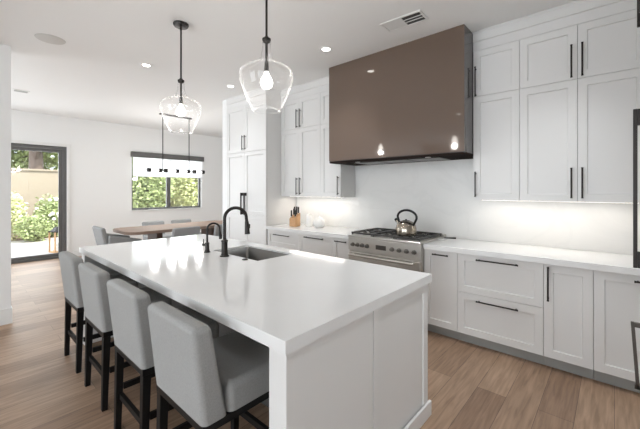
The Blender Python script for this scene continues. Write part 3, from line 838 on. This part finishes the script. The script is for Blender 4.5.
# linear chandelier
ch = thing('linear_chandelier', 'black linear chandelier on two rods hanging in front of the dining window', 'chandelier', (-6.98, 3.19, 1.87))
top = CZ - 1.87
bm = B(); box(bm, -.03, .03, -.35, .33, top - .025, top - .001, .003); obj('canopy', bm, 'black', ch)
for y in (-.29, .275):
    bm = B(); cyl(bm, (0, y, .0), (0, y, top - .026), .009, seg=10); obj('rod', bm, 'black', ch, smooth=True)
bm = B(); cyl(bm, (0, -.63, 0), (0, .63, 0), .006, seg=8); obj('crossbar', bm, 'black', ch, smooth=True)
for k, y in enumerate((-.56, -.345, -.23, .01, .255, .40, .60)):
    bm = B(); cyl(bm, (0, y - .03, 0), (0, y + .03, 0), .042, seg=16); obj('socket', bm, 'black', ch, smooth=True)
for y0, y1 in ((-.529, -.376), (-.199, -.021), (.041, .224), (.431, .569)):
    bm = B(); cyl(bm, (0, y0, 0), (0, y1, 0), .022, seg=16); obj('glass_tube', bm, 'tube', ch, smooth=True)
    lamp('chandelier_tube_light', 'POINT', (-6.98, 3.19 + (y0 + y1) / 2, 1.83), (0, 0, 0), 14, (1, .98, .95), shadow_soft_size=.08)

# ================================================================== PENDANTS
def pendant(label, loc, zdrop):
    t = thing('glass_pendant', label, 'pendant light', loc, 0, 'glass pendants over the island')
    bm = B(); lathe(bm, [(0, 0), (.07, 0), (.07, -.012), (.062, -.026), (.012, -.03), (0, -.03)], seg=28); obj('canopy', bm, 'bronze', t, smooth=True)
    bm = B(); cyl(bm, (0, 0, -.03), (0, 0, -.545), .008, seg=12); cyl(bm, (0, 0, -.03), (0, 0, -.06), .013, .009, seg=12); cyl(bm, (0, 0, -.56), (0, 0, -.70), .009, seg=12); obj('stem', bm, 'bronze', t, smooth=True)
    bm = B(); lathe(bm, [(0, -.52), (.012, -.52), (.018, -.532), (.030, -.536), (.030, -.548), (.024, -.560), (.012, -.566), (0, -.566)], seg=24); obj('collar', bm, 'bronze', t, smooth=True)
    bm = B(); lathe(bm, [(0, -.695), (.014, -.695), (.016, -.76), (.013, -.765), (0, -.765)], seg=20); obj('socket', bm, 'bronze', t, smooth=True)
    bm = B(); lathe(bm, [(.013, -.7655), (.018, -.785), (.036, -.815), (.043, -.84), (.036, -.867), (.018, -.88), (0, -.884)], seg=20); obj('bulb', bm, 'bulb', t, smooth=True)
    prof = [(.028, -.552), (.031, -.61), (.039, -.655), (.056, -.690), (.088, -.712), (.130, -.728), (.163, -.745), (.181, -.768), (.186, -.795), (.181, -.830), (.165, -.885), (.140, -.945), (.113, -1.002), (.098, -1.028), (.092, -1.036), (.086, -1.039), (.080, -1.036), (.079, -1.030), (.083, -1.026)]
    bm = B(); lathe(bm, prof, seg=48); g = obj('glass_shade', bm, 'glass', t, smooth=True)
    l = lamp('pendant_bulb_light', 'POINT', (loc[0], loc[1], loc[2] - .92), (0, 0, 0), 6, (1, .95, .9), shadow_soft_size=.04)
    return t
pendant('clear glass pendant light nearer the camera, over the middle of the island', (-1.798, 1.45, CZ - .0005), 0)
pendant('clear glass pendant light farther away, over the far end of the island', (-3.082, 1.45, CZ - .0005), 0)

# ================================================================== CEILING FIXTURES
def downlight(label, x, y, e):
    t = thing('downlight', label, 'ceiling light', (x, y, CZ - .0005), 0, 'recessed ceiling lights')
    bm = B(); lathe(bm, [(.045, -.001), (.075, 0), (.075, -.004), (.047, -.006), (.045, -.001)], seg=28); obj('trim_ring', bm, 'ceiling', t, smooth=True)
    bm = B(); lathe(bm, [(0, -.002), (.044, -.002), (.044, -.0035), (0, -.004)], seg=24); obj('lens', bm, 'led', t, smooth=True)
    lamp('downlight_beam', 'SPOT', (x, y, CZ - .02), (0, 0, 0), e, (.93, .965, 1), spot_size=R(95), spot_blend=.9, shadow_soft_size=.06)
EN = 56
downlight('recessed downlight in the ceiling just left of the brown hood', -2.414, 2.795, EN)
downlight('recessed downlight in the ceiling left of the farther pendant', -4.42, 1.63, EN)
downlight('recessed downlight in the ceiling in front of the tall pantry', -4.36, 2.82, EN * .4)
downlight('recessed downlight added out of view in the dining room ceiling behind the pantry', -7.3, 5.75, EN)  # added out of sight to brighten the far dining wall
downlight('recessed downlight above the right-hand wall cabinets', -.35, 2.80, EN)
downlight('recessed downlight added out of view over the aisle right of the island', -.25, 1.95, EN)  # unseen lamp placed to light the aisle floor and right cabinets
downlight('recessed downlight behind the bar stools', -2.41, -.5, EN)
downlight('recessed downlight behind the camera towards the living room', -.35, -1.4, EN)
downlight('recessed downlight in the living room ceiling left of the camera', -2.41, -2.6, EN)
sk_ = thing('ceiling_speaker', 'flat round white speaker cover in the ceiling at upper left', 'speaker', (-4.41, .68, CZ - .0005))
bm = B(); lathe(bm, [(0, -.006), (.115, -.006), (.125, -.004), (.128, 0), (0, 0)], seg=36); obj('grille', bm, 'spk', sk_, smooth=True)
v2 = thing('dining_vent', 'small dark slot vent in the dining room ceiling', 'vent', (-7.07, .72, CZ - .0005))
bm = B(); box(bm, -.08, .08, -.10, .10, -.008, 0, .002); obj('vent_frame', bm, 'trim', v2)
bm = B(); box(bm, -.055, .055, -.08, .08, -.0095, -.0081); obj('vent_slot', bm, 'toe', v2)
vt_ = thing('ceiling_vent', 'rectangular louvred air vent in the ceiling in front of the brown hood', 'vent', (-1.475, 2.825, CZ - .0005), R(3))
bm = B()
box(bm, -.20, .20, -.10, -.082, -.008, 0); box(bm, -.20, .20, .082, .10, -.008, 0); box(bm, -.20, -.182, -.082, .082, -.008, 0); box(bm, .182, .20, -.082, .082, -.008, 0); box(bm, -.008, .008, -.082, .082, -.008, 0)
obj('vent_frame', bm, 'trim', vt_)
bm = B(); box(bm, -.182, .182, -.082, .082, -.0012, -.0002); obj('duct_opening', bm, 'iron', vt_)
bm = B()
for k in range(7):
    y = -.07 + k * .0235
    vs = box(bm, -.181, -.009, y - .0125, y + .0125, -.006, -.0045)
    if k in (2, 4): box(bm, .009, .181, y - .003, y + .003, -.008, -.003)
obj('louvre', bm, 'trim', vt_)

# under-cabinet LED strips (each a slim fixture with its own light)
def strip(label, x0, x1, e):
    t = thing('undercabinet_light', label, 'light', ((x0 + x1) / 2, 3.63, UZ0 - .0005))
    h = (x1 - x0) / 2
    bm = B(); box(bm, -h, h, -.012, .012, -.0025, 0); obj('channel', bm, 'trim', t)
    bm = B(); box(bm, -h + .005, h - .005, -.009, .009, -.0035, -.0026); obj('diffuser', bm, 'strip', t)
    lamp('undercabinet_glow', 'AREA', ((x0 + x1) / 2, 3.63, UZ0 - .006), (0, 0, 0), e, (1, .93, .85), shape='RECTANGLE', size=x1 - x0, size_y=.02)
strip('slim light strip under the wall cabinets right of the hood', -1.02, .15, 2.2)
strip('slim light strip under the wall cabinets left of the hood', -3.9, -2.8, 2.2)

# ================================================================== GARDEN
bm = B(); box(bm, -13.0, -9.02, -6, 14, -.15, -.02); struct('ground_patio', bm, 'patio')
bm = B(); box(bm, -26.0, -13.001, -14, 26, -.3, -.02); struct('ground_beds', bm, 'soil')
bm = B(); box(bm, -14.9, -14.7, -6, 5.4, -.019, 2.12); box(bm, -14.95, -14.65, -6, 5.4, 2.12, 2.18); tag(obj('garden_wall', bm, 'stucco'), 'pale beige garden wall beyond the shrubs, seen through the sliding door', 'garden wall')

def leaves(bm, n, c, rx, ry, rz, s, flat=.0, shell=.35):
    for _ in range(n):
        while True:
            p = Vector((random.uniform(-1, 1), random.uniform(-1, 1), random.uniform(-1, 1)))
            l = p.length
            if shell < l < 1: break
        # break the outline into lobes
        k = 1 + .18 * math.sin(5 * p.x + 3 * p.z) * math.cos(4 * p.y + 2)
        q = Vector((c[0] + p.x * rx * k, c[1] + p.y * ry * k, c[2] + p.z * rz * k))
        u = Vector((random.gauss(0, 1), random.gauss(0, 1), random.gauss(0, 1) * .6)).normalized()
        w = u.orthogonal().normalized(); w = Matrix.Rotation(random.uniform(0, 6.28), 3, u) @ w
        ss = s * random.uniform(.6, 1.3)
        m1 = q + u * ss * .5 + w * ss * .28; m2 = q + u * ss * .5 - w * ss * .28
        bm.faces.new([bm.verts.new(v) for v in (q, m1, q + u * ss, m2)])

def plant(name, label, cat, loc, h, rad, n, s, m, trunk=.0, flowers=0, crown0=.0, group=None):
    t = thing(name, label, cat, loc, 0, group)
    bm = B(); zc = (crown0 + h) / 2
    leaves(bm, n, (0, 0, zc), rad, rad, (h - crown0) / 2, s)
    obj('foliage', bm, m, t)
    bm = B()
    if trunk:
        tube(bm, [(0, 0, -.01), (.05, .03, h * .35), (.0, -.04, h * .8)], [trunk, trunk * .8, trunk * .35], 10)
        for k in range(5):
            a = k * 1.3; z = h * (.4 + .07 * k)
            tube(bm, [(.03, 0, z), (rad * .5 * math.cos(a), rad * .5 * math.sin(a), z + h * .14)], [trunk * .4, trunk * .12], 6)
        obj('trunk', bm, 'bark', t, smooth=True)
    else:
        for k in range(7):
            a = k * .9; tube(bm, [(.03 * math.cos(a), .03 * math.sin(a), -.01), (rad * .4 * math.cos(a), rad * .4 * math.sin(a), h * .6)], [.012, .006], 5)
        obj('stem', bm, 'bark', t)
    if flowers:
        bm = B()
        for _ in range(flowers):
            a = random.uniform(0, 6.28); e = random.uniform(-.2, 1)
            p = Vector((rad * math.cos(a) * math.cos(e), rad * math.sin(a) * math.cos(e), zc + (h - crown0) / 2 * math.sin(e)))
            vs = bmesh.ops.create_icosphere(bm, subdivisions=1, radius=random.uniform(.035, .07), matrix=Matrix.Translation(p))
        o = obj('blossom', bm, 'petal', t); o['kind'] = 'stuff'
    return t
plant('flowering_shrub', 'white-flowering garden shrub at the left of the sliding door view', 'shrub', (-13.4, 1.02, -.02), 1.45, .47, 2200, .10, 'leaflight', flowers=46)
plant('flowering_shrub', 'white-flowering garden shrub behind the wooden lantern', 'shrub', (-13.4, 2.13, -.02), 1.3, .47, 2200, .10, 'leaf', flowers=46)
plant('garden_shrub', 'pale green shrub in front of the beige garden wall', 'shrub', (-13.95, 3.3, -.02), 1.5, .5, 1300, .12, 'leaflight')
plant('garden_tree', 'tree with a thick trunk rising above the beige garden wall', 'tree', (-17.0, 2.15, -.02), 6.4, 1.65, 6500, .24, 'leafdark', trunk=.30, crown0=3.15)
plant('garden_tree', 'tall leafy tree farther back above the garden wall', 'tree', (-21.6, 2.3, -.02), 7.5, 2.1, 7500, .30, 'leaf', trunk=.2, crown0=1.5)
plant('garden_tree', 'leafy tree filling the left half of the dining window', 'tree', (-13.4, 4.95, -.02), 3.9, .93, 6500, .16, 'leaf', trunk=.09, crown0=.3)
plant('garden_tree', 'pale green tree filling the right half of the dining window', 'tree', (-13.8, 7.2, -.02), 4.0, .95, 6500, .16, 'leaflight', trunk=.09, crown0=.3)
plant('garden_tree', 'taller tree standing behind the two window trees', 'tree', (-18.2, 8.2, -.02), 6.2, 2.4, 12000, .30, 'leaflight', trunk=.2, crown0=.2)

plant('garden_shrub', 'low green shrub at the edge of the patio, left of the wooden lantern', 'shrub', (-12.55, 1.55, -.02), .75, .40, 1800, .09, 'leaf')
ln = thing('garden_lantern', 'wooden lantern standing on the patio outside the sliding door', 'lantern', (-9.95, 1.66, -.0195), R(20))
bm = B(); box(bm, -.12, .12, -.12, .12, 0, .03); obj('lantern_base', bm, 'blockwood', ln)
for sx in (-1, 1):
    for sy in (-1, 1):
        bm = B(); box(bm, sx * .105 - .013, sx * .105 + .013, sy * .105 - .013, sy * .105 + .013, .0305, .48); obj('post', bm, 'blockwood', ln)
bm = B(); box(bm, -.125, .125, -.125, .125, .4805, .505); vs = bmesh.ops.create_cone(bm, cap_ends=True, segments=4, radius1=.15, radius2=.04, depth=.10, matrix=Matrix.Translation((0, 0, .5555)) @ Matrix.Rotation(PI / 4, 4, 'Z')); obj('lantern_roof', bm, 'bronze', ln)
bm = B(); cyl(bm, (0, 0, .031), (0, 0, .22), .045, seg=18); obj('candle', bm, 'ceramic', ln, smooth=True)
